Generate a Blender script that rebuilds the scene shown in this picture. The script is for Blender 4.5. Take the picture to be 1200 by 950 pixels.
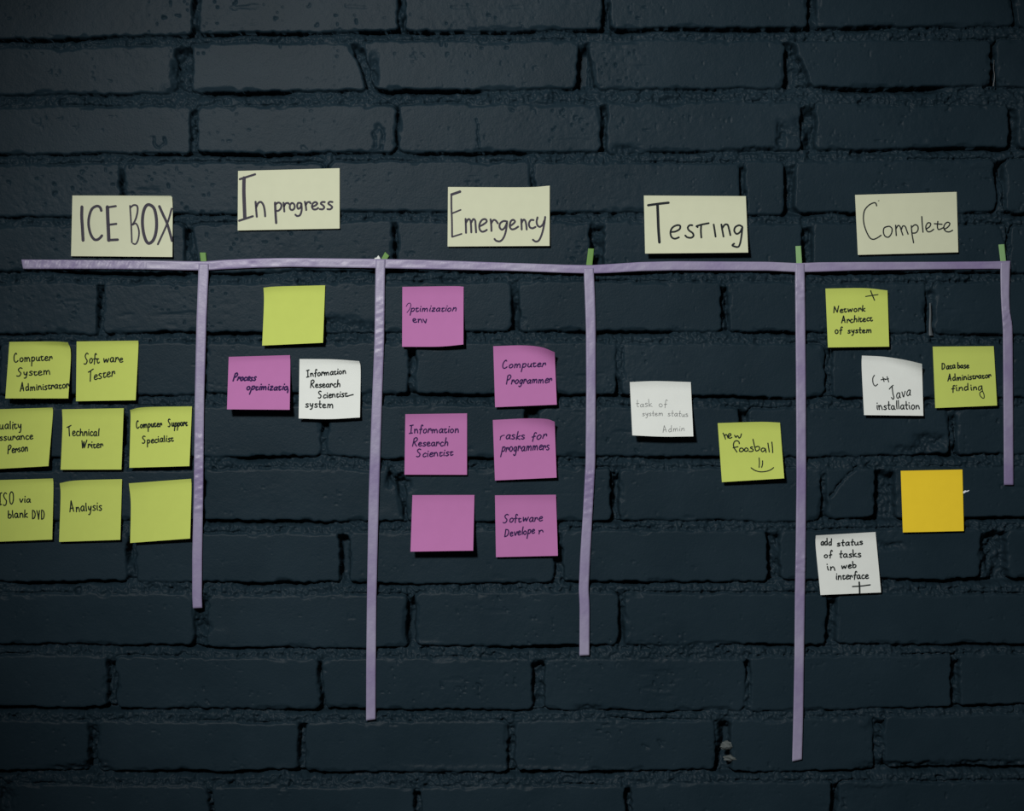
import bpy, math, random
import numpy as np
from mathutils import Vector

for o in list(bpy.data.objects):
    bpy.data.objects.remove(o, do_unlink=True)
SC = bpy.context.scene
COL = SC.collection

# ------------------------------------------------------------------ calibration
S = 0.00106            # metres on the wall per photograph pixel
D = 2.2                # camera distance from the wall face
ZC = 1.35              # height of the camera
def W(px, py, lift=0.0):
    """photo pixel -> world point standing `lift` metres proud of the wall (wall face is y = 0)"""
    k = S * (D - lift) / D
    return Vector(((px - 600.0) * k, -lift, ZC + (475.0 - py) * k))

# ------------------------------------------------------------------ camera
cam_d = bpy.data.cameras.new('camera')
cam = bpy.data.objects.new('camera', cam_d); COL.objects.link(cam)
cam.location = (0, -D, ZC)
cam.rotation_euler = (math.radians(90), 0, 0)
cam_d.sensor_fit = 'HORIZONTAL'; cam_d.sensor_width = 36.0
cam_d.lens = 36.0 * D / (1200 * S)
cam_d.clip_start = 0.05
SC.camera = cam

# ------------------------------------------------------------------ world, lights, exposure
world = bpy.data.worlds.new('world'); SC.world = world
world.use_nodes = True
bg = world.node_tree.nodes['Background']
bg.inputs[0].default_value = (0.9, 0.95, 1.0, 1)
bg.inputs[1].default_value = 0.025

def spot(name, loc, target, power, size, blend, radius, color):
    d = bpy.data.lights.new(name, 'SPOT')
    d.energy = power; d.spot_size = math.radians(size); d.spot_blend = blend
    d.shadow_soft_size = radius; d.color = color
    o = bpy.data.objects.new(name, d); COL.objects.link(o)
    o.location = loc
    o.rotation_euler = (Vector(target) - Vector(loc)).to_track_quat('-Z', 'Y').to_euler()
    return o
spot('studio_lamp', (-0.68, -2.50, ZC + 1.02), W(650, 442), 272.0, 40.5, 0.90, 0.15, (1.0, 0.985, 0.955))

vs = SC.view_settings
SC.display_settings.display_device = 'sRGB'
vs.view_transform = 'Standard'; vs.look = 'None'
vs.exposure = 0.0; vs.gamma = 1.0
vs.use_curve_mapping = False

# ------------------------------------------------------------------ materials
def mat(name, color, rough=0.8, spec=0.3):
    m = bpy.data.materials.new(name); m.use_nodes = True
    b = m.node_tree.nodes['Principled BSDF']
    b.inputs['Base Color'].default_value = (*color, 1)
    b.inputs['Roughness'].default_value = rough
    b.inputs['Specular IOR Level'].default_value = spec
    return m, m.node_tree, b

def noise(nt, scale, detail=4, rough=0.55):
    n = nt.nodes.new('ShaderNodeTexNoise')
    n.inputs['Scale'].default_value = scale
    n.inputs['Detail'].default_value = detail
    n.inputs['Roughness'].default_value = rough
    tc = nt.nodes.new('ShaderNodeTexCoord')
    nt.links.new(tc.outputs['Object'], n.inputs['Vector'])
    return n

def tint(nt, b, n, c0, c1, lo=0.35, hi=0.65):
    r = nt.nodes.new('ShaderNodeValToRGB')
    r.color_ramp.elements[0].position = lo; r.color_ramp.elements[0].color = (*c0, 1)
    r.color_ramp.elements[1].position = hi; r.color_ramp.elements[1].color = (*c1, 1)
    nt.links.new(n.outputs['Fac'], r.inputs['Fac'])
    nt.links.new(r.outputs['Color'], b.inputs['Base Color'])

def bump(nt, b, n, strength, dist):
    bp = nt.nodes.new('ShaderNodeBump')
    bp.inputs['Strength'].default_value = strength
    bp.inputs['Distance'].default_value = dist
    nt.links.new(n.outputs['Fac'], bp.inputs['Height'])
    nt.links.new(bp.outputs['Normal'], b.inputs['Normal'])

def paper(name, c, var=0.012):
    m, nt, b = mat(name, c, 0.85, 0.15)
    n = noise(nt, 60, 3)
    tint(nt, b, n, tuple(x * (1 - var) for x in c), tuple(min(1, x * (1 + var)) for x in c))
    n2 = noise(nt, 900, 3)
    bump(nt, b, n2, 0.12, 0.0004)
    return m

M_YELLOW = paper('yellow_paper', (0.515, 0.61, 0.133))
M_PINK = paper('pink_paper', (0.455, 0.168, 0.395))
M_WHITE = paper('white_paper', (0.74, 0.78, 0.75))
M_ORANGE = paper('orange_paper', (0.87, 0.63, 0.032))
M_CREAM = paper('cream_paper', (0.60, 0.63, 0.46))
M_INK = mat('black_pen_ink', (0.016, 0.022, 0.022), 0.85, 0.04)[0]
M_MARK = mat('grey_marker_ink', (0.062, 0.058, 0.076), 0.85, 0.04)[0]
M_MARKD = mat('dark_marker_ink', (0.022, 0.026, 0.03), 0.85, 0.04)[0]
M_VIOLET = mat('violet_pen_ink', (0.036, 0.018, 0.080), 0.85, 0.04)[0]
M_PENCIL = mat('pencil_lead', (0.22, 0.23, 0.23), 0.85, 0.04)[0]
M_GREEN = mat('green_paper_tape', (0.13, 0.27, 0.065), 0.6, 0.3)[0]
M_PALEGREEN = mat('pale_green_paper_tape', (0.22, 0.40, 0.17), 0.6, 0.3)[0]
M_FLECK = mat('white_paint', (0.75, 0.8, 0.85), 0.5, 0.4)[0]
M_DRIP = mat('grey_paint', (0.075, 0.09, 0.10), 0.4, 0.5)[0]
M_CRUMB = mat('grey_mortar', (0.07, 0.085, 0.085), 0.7, 0.4)[0]

def tape_material():
    m, nt, b = mat('lilac_tape', (0.37, 0.31, 0.52), 0.42, 0.45)
    n = noise(nt, 9, 5, 0.6)
    tint(nt, b, n, (0.215, 0.175, 0.325), (0.300, 0.280, 0.405), 0.38, 0.60)
    n2 = noise(nt, 160, 4)
    bump(nt, b, n2, 0.4, 0.0008)
    return m
M_TAPE = tape_material()

def wall_material():
    m, nt, b = mat('dark_blue_wall_paint', (0.02, 0.033, 0.042), 0.44, 0.06)
    n = noise(nt, 9, 6, 0.6)
    tint(nt, b, n, (0.0095, 0.0205, 0.0295), (0.0140, 0.0275, 0.0385), 0.3, 0.7)
    n2 = noise(nt, 420, 5, 0.6)
    bump(nt, b, n2, 0.30, 0.0009)
    return m
M_WALL = wall_material()

# ------------------------------------------------------------------ tagging
def tag(o, label=None, cat=None, group=None, kind=None):
    if label: o['label'] = label
    if cat: o['category'] = cat
    if group: o['group'] = group
    if kind: o['kind'] = kind
    return o

def mesh_obj(name, verts, faces, m, parent=None, smooth=True, origin=None):
    org = Vector(origin) if origin is not None else Vector((0, 0, 0))
    me = bpy.data.meshes.new(name)
    me.from_pydata([tuple(Vector(v) - org) for v in verts], [], faces)
    me.update()
    if smooth:
        me.polygons.foreach_set('use_smooth', [True] * len(me.polygons))
    me.materials.append(m)
    o = bpy.data.objects.new(name, me); COL.objects.link(o)
    if parent is not None:
        o.parent = parent
        o.location = org - parent.location if origin is not None else -parent.location
    else:
        o.location = org
    return o

# ================================================================== THE BRICK WALL
rng = np.random.default_rng(7)
# inner (visible) part fine, margins coarser
STEP = 1.08
def axis(lo, a, b, hi, fine, coarse):
    return np.concatenate([np.arange(lo, a, coarse), np.arange(a, b, fine), np.arange(b, hi + coarse, coarse)])
XS = axis(-760, -16, 1216, 1960, STEP, 6.0)
Y_FLOOR = 475 + ZC / S
YS = axis(-520, -16, 966, Y_FLOOR, STEP, 6.0)
YS[-1] = Y_FLOOR
NX, NY = len(XS), len(YS)

def vnoise(scale_x, scale_y=None, seed=0):
    scale_y = scale_y or scale_x
    r = np.random.default_rng(seed)
    fx = (XS - XS[0]) / scale_x; fy = (YS - YS[0]) / scale_y
    ix = fx.astype(int); iy = fy.astype(int)
    L = r.random((iy.max() + 3, ix.max() + 3)) * 2 - 1
    tx = fx - ix; ty = fy - iy
    tx = tx * tx * (3 - 2 * tx); ty = ty * ty * (3 - 2 * ty)
    R = L[:, ix] * (1 - tx) + L[:, ix + 1] * tx
    return R[iy, :] * (1 - ty)[:, None] + R[iy + 1, :] * ty[:, None]

def fbm(scale, octs=4, gain=0.5, seed=0, aspect=1.0):
    out = 0; amp = 1.0; tot = 0
    for k in range(octs):
        out = out + amp * vnoise(scale * aspect / 2 ** k, scale / 2 ** k, seed * 31 + k)
        tot += amp; amp *= gain
    return out / tot

def sstep(a, b, x):
    t = np.clip((x - a) / (b - a), 0, 1)
    return t * t * (3 - 2 * t)

# bed lines read from the photograph: (top, bottom) of every course at these columns
CX = np.array([0, 300, 600, 900, 1200], float)
TOPS = {
 0: (-17, -24, -26, -28, -30), 1: (57, 51, 48, 47, 47), 2: (125, 123, 121, 118, 125), 3: (194, 191, 189, 190, 187),
 4: (266, 262, 258, 261, 265), 5: (332, 332, 330, 332, 332), 6: (404, 404, 403, 405, 404), 7: (477, 476, 476, 478, 477),
 8: (551, 550, 550, 548, 547), 9: (624, 625, 622, 622, 620), 10: (698, 697, 696, 696, 697), 11: (770, 772, 772, 771, 767),
 12: (845, 847, 844, 843, 837), 13: (919, 921, 923, 917, 917)}
BOTS = {
 0: (45, 37, 34, 32, 30), 1: (110, 106, 104, 102, 101), 2: (179, 180, 178, 175, 173), 3: (254, 249, 249, 248, 249),
 4: (318, 319, 317, 316, 317), 5: (390, 389, 388, 389, 391), 6: (462, 461, 461, 464, 464), 7: (536, 535, 535, 534, 531),
 8: (609, 610, 609, 609, 604), 9: (681, 682, 683, 680, 678), 10: (756, 757, 757, 755, 754), 11: (828, 829, 831, 832, 825),
 12: (903, 903, 904, 902, 897), 13: (980, 980, 981, 977, 974)}
# perpends: (left edge, right edge[, left edge at the bottom, right edge at the bottom])
JOINTS = {
 0: [(225, 234), (465, 475), (706, 716), (946, 957), (1187, 1191)],
 1: [(205, 225), (411, 426, 430, 440), (677, 690, 677, 697), (918, 931, 919, 952), (1161, 1168)],
 2: [(223, 232), (464, 468), (704, 712), (938, 957), (1183, 1194)],
 3: [(139, 146), (379, 388), (621, 626), (867, 875), (919, 933), (1166, 1178)],
 4: [(215, 224, 217, 234), (460, 466), (692, 708), (940, 954), (1179, 1186)],
 5: [(113, 121), (353, 361), (599, 609), (845, 854), (1085, 1096)],
 6: [(-8, 0), (232, 242), (478, 488), (722, 731), (967, 977), (1209, 1218)],
 7: [(140, 149), (376, 385), (614, 632), (866, 877), (1112, 1123)],
 8: [(-16, -6), (229, 239), (462, 474, 474, 479), (716, 726), (962, 970), (1025, 1050)],
 9: [(148, 159), (396, 410), (648, 660), (899, 915), (1150, 1181)],
 10: [(-15, -5), (226, 243), (477, 487), (724, 733), (968, 981), (1213, 1222)],
 11: [(124, 136), (374, 379), (623, 638), (872, 879), (1115, 1126)],
 12: [(102, 113), (348, 357), (595, 604), (838, 857), (1023, 1037)],
 13: [(0, 6), (242, 249), (484, 494), (732, 740), (974, 983)]}
RX = random.Random(11)
n_up, n_dn = 7, 19
for c in range(-n_up, 14 + n_dn):
    if c in TOPS: continue
    base = c * 74.4 - 22 if c < 0 else 994 + (c - 14) * 74.4
    TOPS[c] = tuple(base + RX.uniform(-1.5, 1.5) for _ in CX)
    BOTS[c] = tuple(base + 60 + RX.uniform(-1.5, 1.5) for _ in CX)
    off = 120 if c % 2 else 0
    JOINTS[c] = [(off + k * 242 - 5 + RX.uniform(-6, 6),) * 2 for k in range(0, 5)]
    JOINTS[c] = [(a, a + RX.uniform(8, 12)) for a, _ in JOINTS[c]]
for c in JOINTS:
    j = [tuple(q) if len(q) == 4 else (q[0], q[1], q[0], q[1]) for q in JOINTS[c]]
    while j[0][0] > -780:
        a = j[0][0] - 242 + RX.uniform(-6, 6); j.insert(0, (a, a + 10, a, a + 10))
    while j[-1][0] < 1980:
        a = j[-1][0] + 242 + RX.uniform(-6, 6); j.append((a, a + 10, a, a + 10))
    JOINTS[c] = j

PX, PY = np.meshgrid(XS, YS)
# wobble of the brick outlines
wx = 3.2 * fbm(30, 4, 0.6, 1) + 1.1 * vnoise(5, 5, 2)
wy = 3.0 * fbm(40, 4, 0.6, 3, 1.6) + 1.1 * vnoise(6, 5, 4)
QX = PX + wx; QY = PY + wy
dist = np.full((NY, NX), 99.0)
face = np.zeros((NY, NX))
bed_t = np.full((NY, NX), -1.0)
course_y = np.full((NY, NX), 40.0)      # distance below the top of the course
courses = sorted(TOPS)
topf = {c: np.interp(XS, CX, TOPS[c]) for c in courses}
botf = {c: np.interp(XS, CX, BOTS[c]) for c in courses}
ROUND = {(8, 3): 6}
for c in courses:
    ys = np.where((YS > min(TOPS[c]) - 14) & (YS < max(BOTS[c]) + 14))[0]
    if len(ys) == 0: continue
    y0, y1 = ys[0], ys[-1] + 1
    J = JOINTS[c]
    for k in range(len(J) - 1):
        lt, lb = J[k][1], J[k][3]; rt, rb = J[k + 1][0], J[k + 1][2]
        xs = np.where((XS > min(lt, lb) - 14) & (XS < max(rt, rb) + 14))[0]
        if len(xs) == 0: continue
        x0, x1 = xs[0], xs[-1] + 1
        qx = QX[y0:y1, x0:x1]; qy = QY[y0:y1, x0:x1]
        tj, bj = RX.uniform(-1.2, 1.2), RX.uniform(-1.2, 1.2)
        t = topf[c][None, x0:x1] + tj; b = botf[c][None, x0:x1] + bj
        f = np.clip((qy - t) / (b - t), 0, 1)
        xl = lt + (lb - lt) * f; xr = rt + (rb - rt) * f
        r = RX.uniform(2.5, 8.5)
        dx = np.maximum(xl - qx, qx - xr) + r; dy = np.maximum(t - qy, qy - b) + r
        d = np.hypot(np.maximum(dx, 0), np.maximum(dy, 0)) + np.minimum(np.maximum(dx, dy), 0) - r
        sub = dist[y0:y1, x0:x1]
        cl = d < sub
        tilt_x, tilt_y, h0 = RX.uniform(-.6, .6), RX.uniform(-.5, .5), RX.uniform(-1.6, -.5)
        mx, my = (lt + rt) / 2, (TOPS[c][2] + BOTS[c][2]) / 2
        fh = h0 + tilt_x * (qx - mx) / 120 + tilt_y * (qy - my) / 30
        face[y0:y1, x0:x1] = np.where(cl, fh, face[y0:y1, x0:x1])
        dist[y0:y1, x0:x1] = np.where(cl, d, sub)
for c in courses[:-1]:
    b = botf[c][None, :]; t = topf[c + 1][None, :]
    m = (QY > b - 1) & (QY < t + 1)
    mc = (QY >= t + 1) & (QY < t + 80); course_y = np.where(mc, QY - t, course_y)
    bed_t = np.where(m, np.clip((QY - b) / np.maximum(t - b, 1), 0, 1), bed_t)

# mortar
lump = fbm(8, 3, 0.7, 5)
lump2 = 1 - np.abs(fbm(5.5, 2, 0.6, 6)) * 2.6
gran = fbm(3.4, 2, 0.7, 61)
hole = sstep(0.25, 0.6, fbm(10, 3, 0.6, 62))
cav = sstep(-0.30, 0.40, fbm(62, 3, 0.55, 8, 1.7))          # where the mortar has shrunk away below a brick
smear = sstep(0.15, 0.5, fbm(48, 3, 0.55, 63, 1.5))         # where it has been smeared flush
bed = -3.6 - 9.0 * (0.3 + 0.7 * cav) * (1 - sstep(0.05, 0.55, bed_t)) - 1.5 * (1 - bed_t)
slit = sstep(0.35, 0.8, cav) * (1 - sstep(0.10, 0.34, bed_t))
bed = bed - 7.0 * slit
bed = bed * (1 - 0.45 * smear)
perp_deep = sstep(-0.5, 0.25, fbm(34, 3, 0.55, 9))
perp = -4.5 - 16.0 * perp_deep
# the perpend mortar rises to the bed at its top
ledge = sstep(0.0, 13.0, course_y + 5.0 * fbm(14, 2, 0.5, 64))
perp = perp * ledge + (-2.6) * (1 - ledge)
mortar = np.where(bed_t >= 0, bed, perp) + 3.0 * lump + 1.2 * lump2 + 1.9 * gran - 4.5 * hole
mortar = np.where(mortar > -1.6, -1.6 + 0.9 * np.tanh((mortar + 1.6) / 1.5), mortar)
# thin shrinkage crack along some brick edges
crk = sstep(0.05, 0.4, fbm(55, 3, 0.55, 10, 1.3)) * np.exp(-((dist - 1.6) / 1.1) ** 2)
mortar -= 5.0 * crk
# brick faces: paint relief, dents, pits
rough_mask = sstep(0.0, 0.5, fbm(110, 3, 0.55, 12, 1.5))
f = face + 0.28 * fbm(38, 3, 0.5, 13) + 0.30 * fbm(6, 3, 0.65, 14) * (0.4 + rough_mask)
pit = vnoise(3.2, 3.2, 15) + 0.5 * vnoise(11, 11, 16)
f -= 2.4 * sstep(0.85, 1.2, pit) * (0.25 + rough_mask)
scr = fbm(12, 3, 0.6, 17, 4.0)
f -= 0.9 * sstep(0.35, 0.6, scr) * rough_mask
# worn arrises
wear = sstep(0.1, 0.5, fbm(26, 3, 0.6, 18))
edge = sstep(-1.8 - 4 * wear, 0.4, dist)
f -= edge * (1.0 + 1.6 * wear)
H = f * (1 - sstep(-0.2, 1.5, dist)) + mortar * sstep(-0.2, 1.5, dist)

# single marks the photograph shows
GN = fbm(4, 2, 0.6, 71); GX = PX + 3.0 * fbm(9, 3, 0.6, 72); GZ = PY + 3.0 * fbm(9, 3, 0.6, 73)
def seg_dist(pts):
    dm = np.full((NY, NX), 1e9)
    for (ax, ay), (bx, by) in zip(pts[:-1], pts[1:]):
        vx, vy = bx - ax, by - ay
        t = np.clip(((GX - ax) * vx + (GZ - ay) * vy) / max(vx * vx + vy * vy, 1e-6), 0, 1)
        dm = np.minimum(dm, np.hypot(GX - ax - t * vx, GZ - ay - t * vy))
    return dm
def groove(pts, w, depth):
    global H
    H = H - depth * np.clip(0.75 + 0.9 * GN, 0.15, 1.6) * np.exp(-(seg_dist(pts) / w) ** 2)
groove([(558, 140), (561, 150), (560, 165), (563, 178)], 0.9, 3)                       # hairline crack
groove([(180, 160), (181, 170), (187, 174), (193, 168), (192, 161)], 1.1, 2.2)         # ring dent
groove([(440, 172), (438, 158), (444, 146), (450, 156), (447, 174)], 2.0, 2.4)         # chip cluster
groove([(456, 552), (461, 564), (472, 570)], 2.0, 7)                                   # split below the tape
groove([(974, 580), (985, 566), (1003, 546)], 1.6, 5)                                  # diagonal break
groove([(1192, 318), (1170, 262)], 1.3, 2)
groove([(753, 872), (760, 876)], 1.6, 2.5); groove([(772, 868), (776, 874)], 1.8, 2.5)
for bx, by, br, bh in ((197, 103, 9, 1.1), (1090, 166, 5, 1.2), (214, 92, 6, 2.5), (925, 140, 10, 1.6),
                       (945, 132, 9, 2.0), (452, 606, 12, 2.2), (330, 905, 9, 2.0), (1190, 300, 14, 2.6),
                       (1012, 848, 5, 2.4), (722, 618, 6, 2.5), (1090, 330, 20, 1.0)):
    g = np.exp(-(((PX - bx) / br) ** 2 + ((PY - by) / (br * .7)) ** 2))
    H = H + bh * g * (1 + 0.6 * lump)
for bx, by, sx, sy, dep in ((684, 79, 5, 18, 13), (699, 288, 6, 24, 8), (851, 868, 8, 22, 12), (604, 360, 4, 20, 9),
                            (722, 580, 3, 24, 8), (623, 480, 7, 7, 9), (926, 88, 6, 16, 7), (870, 487, 4, 10, 8),
                            (900, 640, 5, 16, 6), (404, 650, 4, 22, 8), (728, 725, 3, 26, 8), (484, 735, 4, 22, 7),
                            (484, 420, 4, 14, 6), (440, 41, 22, 3.5, 6), (340, 898, 34, 4, 6), (240, 900, 50, 4, 6),
                            (218, 280, 6, 22, 6)):
    g = np.exp(-(np.abs((PX - bx) / sx) ** 3 + np.abs((PY - by) / sy) ** 3))
    H = H - dep * g * sstep(-1.5, 1.0, dist)
# broken arrises and mortar that has crumbled out or been smeared over the bricks
for bx, by, sx, sy, dep in ((386, 380, 26, 9, 7), (430, 383, 20, 6, 5), (1092, 516, 17, 8, 7), (1070, 527, 22, 5, 6), (783, 119, 15, 5, 6),
                            (458, 558, 5, 11, 9), (473, 568, 9, 6, 9), (110, 898, 15, 6, 9), (80, 901, 22, 4, 6), (4, 936, 12, 16, 6),
                            (205, 88, 5, 14, 6), (438, 82, 5, 16, 7), (916, 158, 5, 14, 6), (930, 150, 12, 10, 3), (952, 168, 5, 16, 5),
                            (235, 722, 5, 14, 9), (243, 738, 6, 8, 5), (1165, 668, 16, 12, 5), (1035, 640, 24, 4, 5), (735, 175, 14, 5, 6),
                            (1165, 100, 9, 7, 8), (690, 830, 16, 4, 4), (610, 838, 10, 5, 6),
                            (1020, 905, 18, 6, 6), (1060, 897, 40, 4, 7), (1150, 895, 50, 4, 6), (890, 176, 30, 3, 7), (1030, 178, 20, 2.5, 6)):
    g = np.exp(-(np.abs((GX - bx) / sx) ** 3 + np.abs((GZ - by) / sy) ** 3))
    H = H - dep * g * np.clip(0.8 + 0.9 * lump, 0.2, 1.7)
for bx, by, sx, sy, up in ((392, 394, 16, 6, 4.5), (252, 748, 13, 9, 4), (970, 560, 13, 12, 3), (560, 902, 90, 4, 2.5), (500, 757, 14, 5, 3), (128, 838, 12, 4, 4),
                           (1020, 917, 30, 4, 3), (690, 905, 60, 5, 2), (240, 748, 8, 8, 3), (470, 608, 16, 4, 4), (660, 905, 30, 4, 2), (1175, 300, 14, 20, 2)):
    g = np.exp(-(np.abs((GX - bx) / sx) ** 3 + np.abs((GZ - by) / sy) ** 3))
    H = H + up * g * np.clip(0.7 + 0.8 * lump, 0.1, 1.5)
H = np.where(H > -0.9, -0.9 + 0.75 * np.tanh((H + 0.9) / 1.2), H)
H = np.clip(H, -24, -0.15)
patch = np.exp(-(((PX - 1038) / 17) ** 4 + ((PY - 585) / 40) ** 4))
H = H - patch * (1.0 + 1.8 * np.clip(lump, -1, 1))

verts = np.empty((NY * NX, 3), np.float32)
verts[:, 0] = ((PX - 600) * S).ravel()
verts[:, 1] = (-H * 0.001).ravel()
verts[:, 2] = (ZC + (475 - PY) * S).ravel()
idx = np.arange(NY * NX, dtype=np.int32).reshape(NY, NX)
quads = np.stack([idx[:-1, :-1], idx[1:, :-1], idx[1:, 1:], idx[:-1, 1:]], -1).reshape(-1, 4)
# back and rim so that the wall has its real thickness
TH = 0.25
rim = np.concatenate([idx[0, :], idx[1:, -1], idx[-1, -2::-1], idx[-2:0:-1, 0]])
back = verts[rim].copy(); back[:, 1] = TH
nb = len(rim); base = NY * NX
allv = np.concatenate([verts, back])
bi = np.arange(nb, dtype=np.int32)
rimq = np.stack([rim, np.roll(rim, -1), np.roll(base + bi, -1), base + bi], -1).astype(np.int32)
faces_all = np.concatenate([quads, rimq]).astype(np.int32)
me = bpy.data.meshes.new('wall_back')
me.vertices.add(len(allv)); me.vertices.foreach_set('co', allv.ravel().astype(np.float32))
nl = faces_all.size
me.loops.add(nl + nb)
me.loops.foreach_set('vertex_index', np.concatenate([faces_all.ravel(), (base + bi)[::-1]]).astype(np.int32))
me.polygons.add(len(faces_all) + 1)
starts = np.concatenate([np.arange(0, nl, 4), [nl]]).astype(np.int32)
me.polygons.foreach_set('loop_start', starts)
sm = np.ones(len(faces_all) + 1, bool); sm[len(quads):] = False
me.polygons.foreach_set('use_smooth', sm)
me.update(calc_edges=True); me.validate()
me.materials.append(M_WALL)
wall = bpy.data.objects.new('wall_back', me); COL.objects.link(wall)
tag(wall, 'dark navy painted rough brick wall behind the notes', 'wall', kind='structure')

# ================================================================== curves on paper
def catmull(pts, n=5):
    P = [np.array(p, float) for p in pts]
    if len(P) < 3: 
        return [P[0] + (P[-1] - P[0]) * k / 4 for k in range(5)] if len(P) == 2 else P
    closed = np.allclose(P[0], P[-1])
    out = []
    for i in range(len(P) - 1):
        p1, p2 = P[i], P[i + 1]
        p0 = P[i - 1] if i > 0 else (P[-2] if closed else p1 * 2 - p2)
        p3 = P[i + 2] if i + 2 < len(P) else (P[1] if closed else p2 * 2 - p1)
        for k in range(n):
            t = k / n
            out.append(0.5 * (2 * p1 + (p2 - p0) * t + (2 * p0 - 5 * p1 + 4 * p2 - p3) * t * t
                              + (3 * p1 - p0 - 3 * p2 + p3) * t ** 3))
    out.append(P[-1])
    return out

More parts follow.
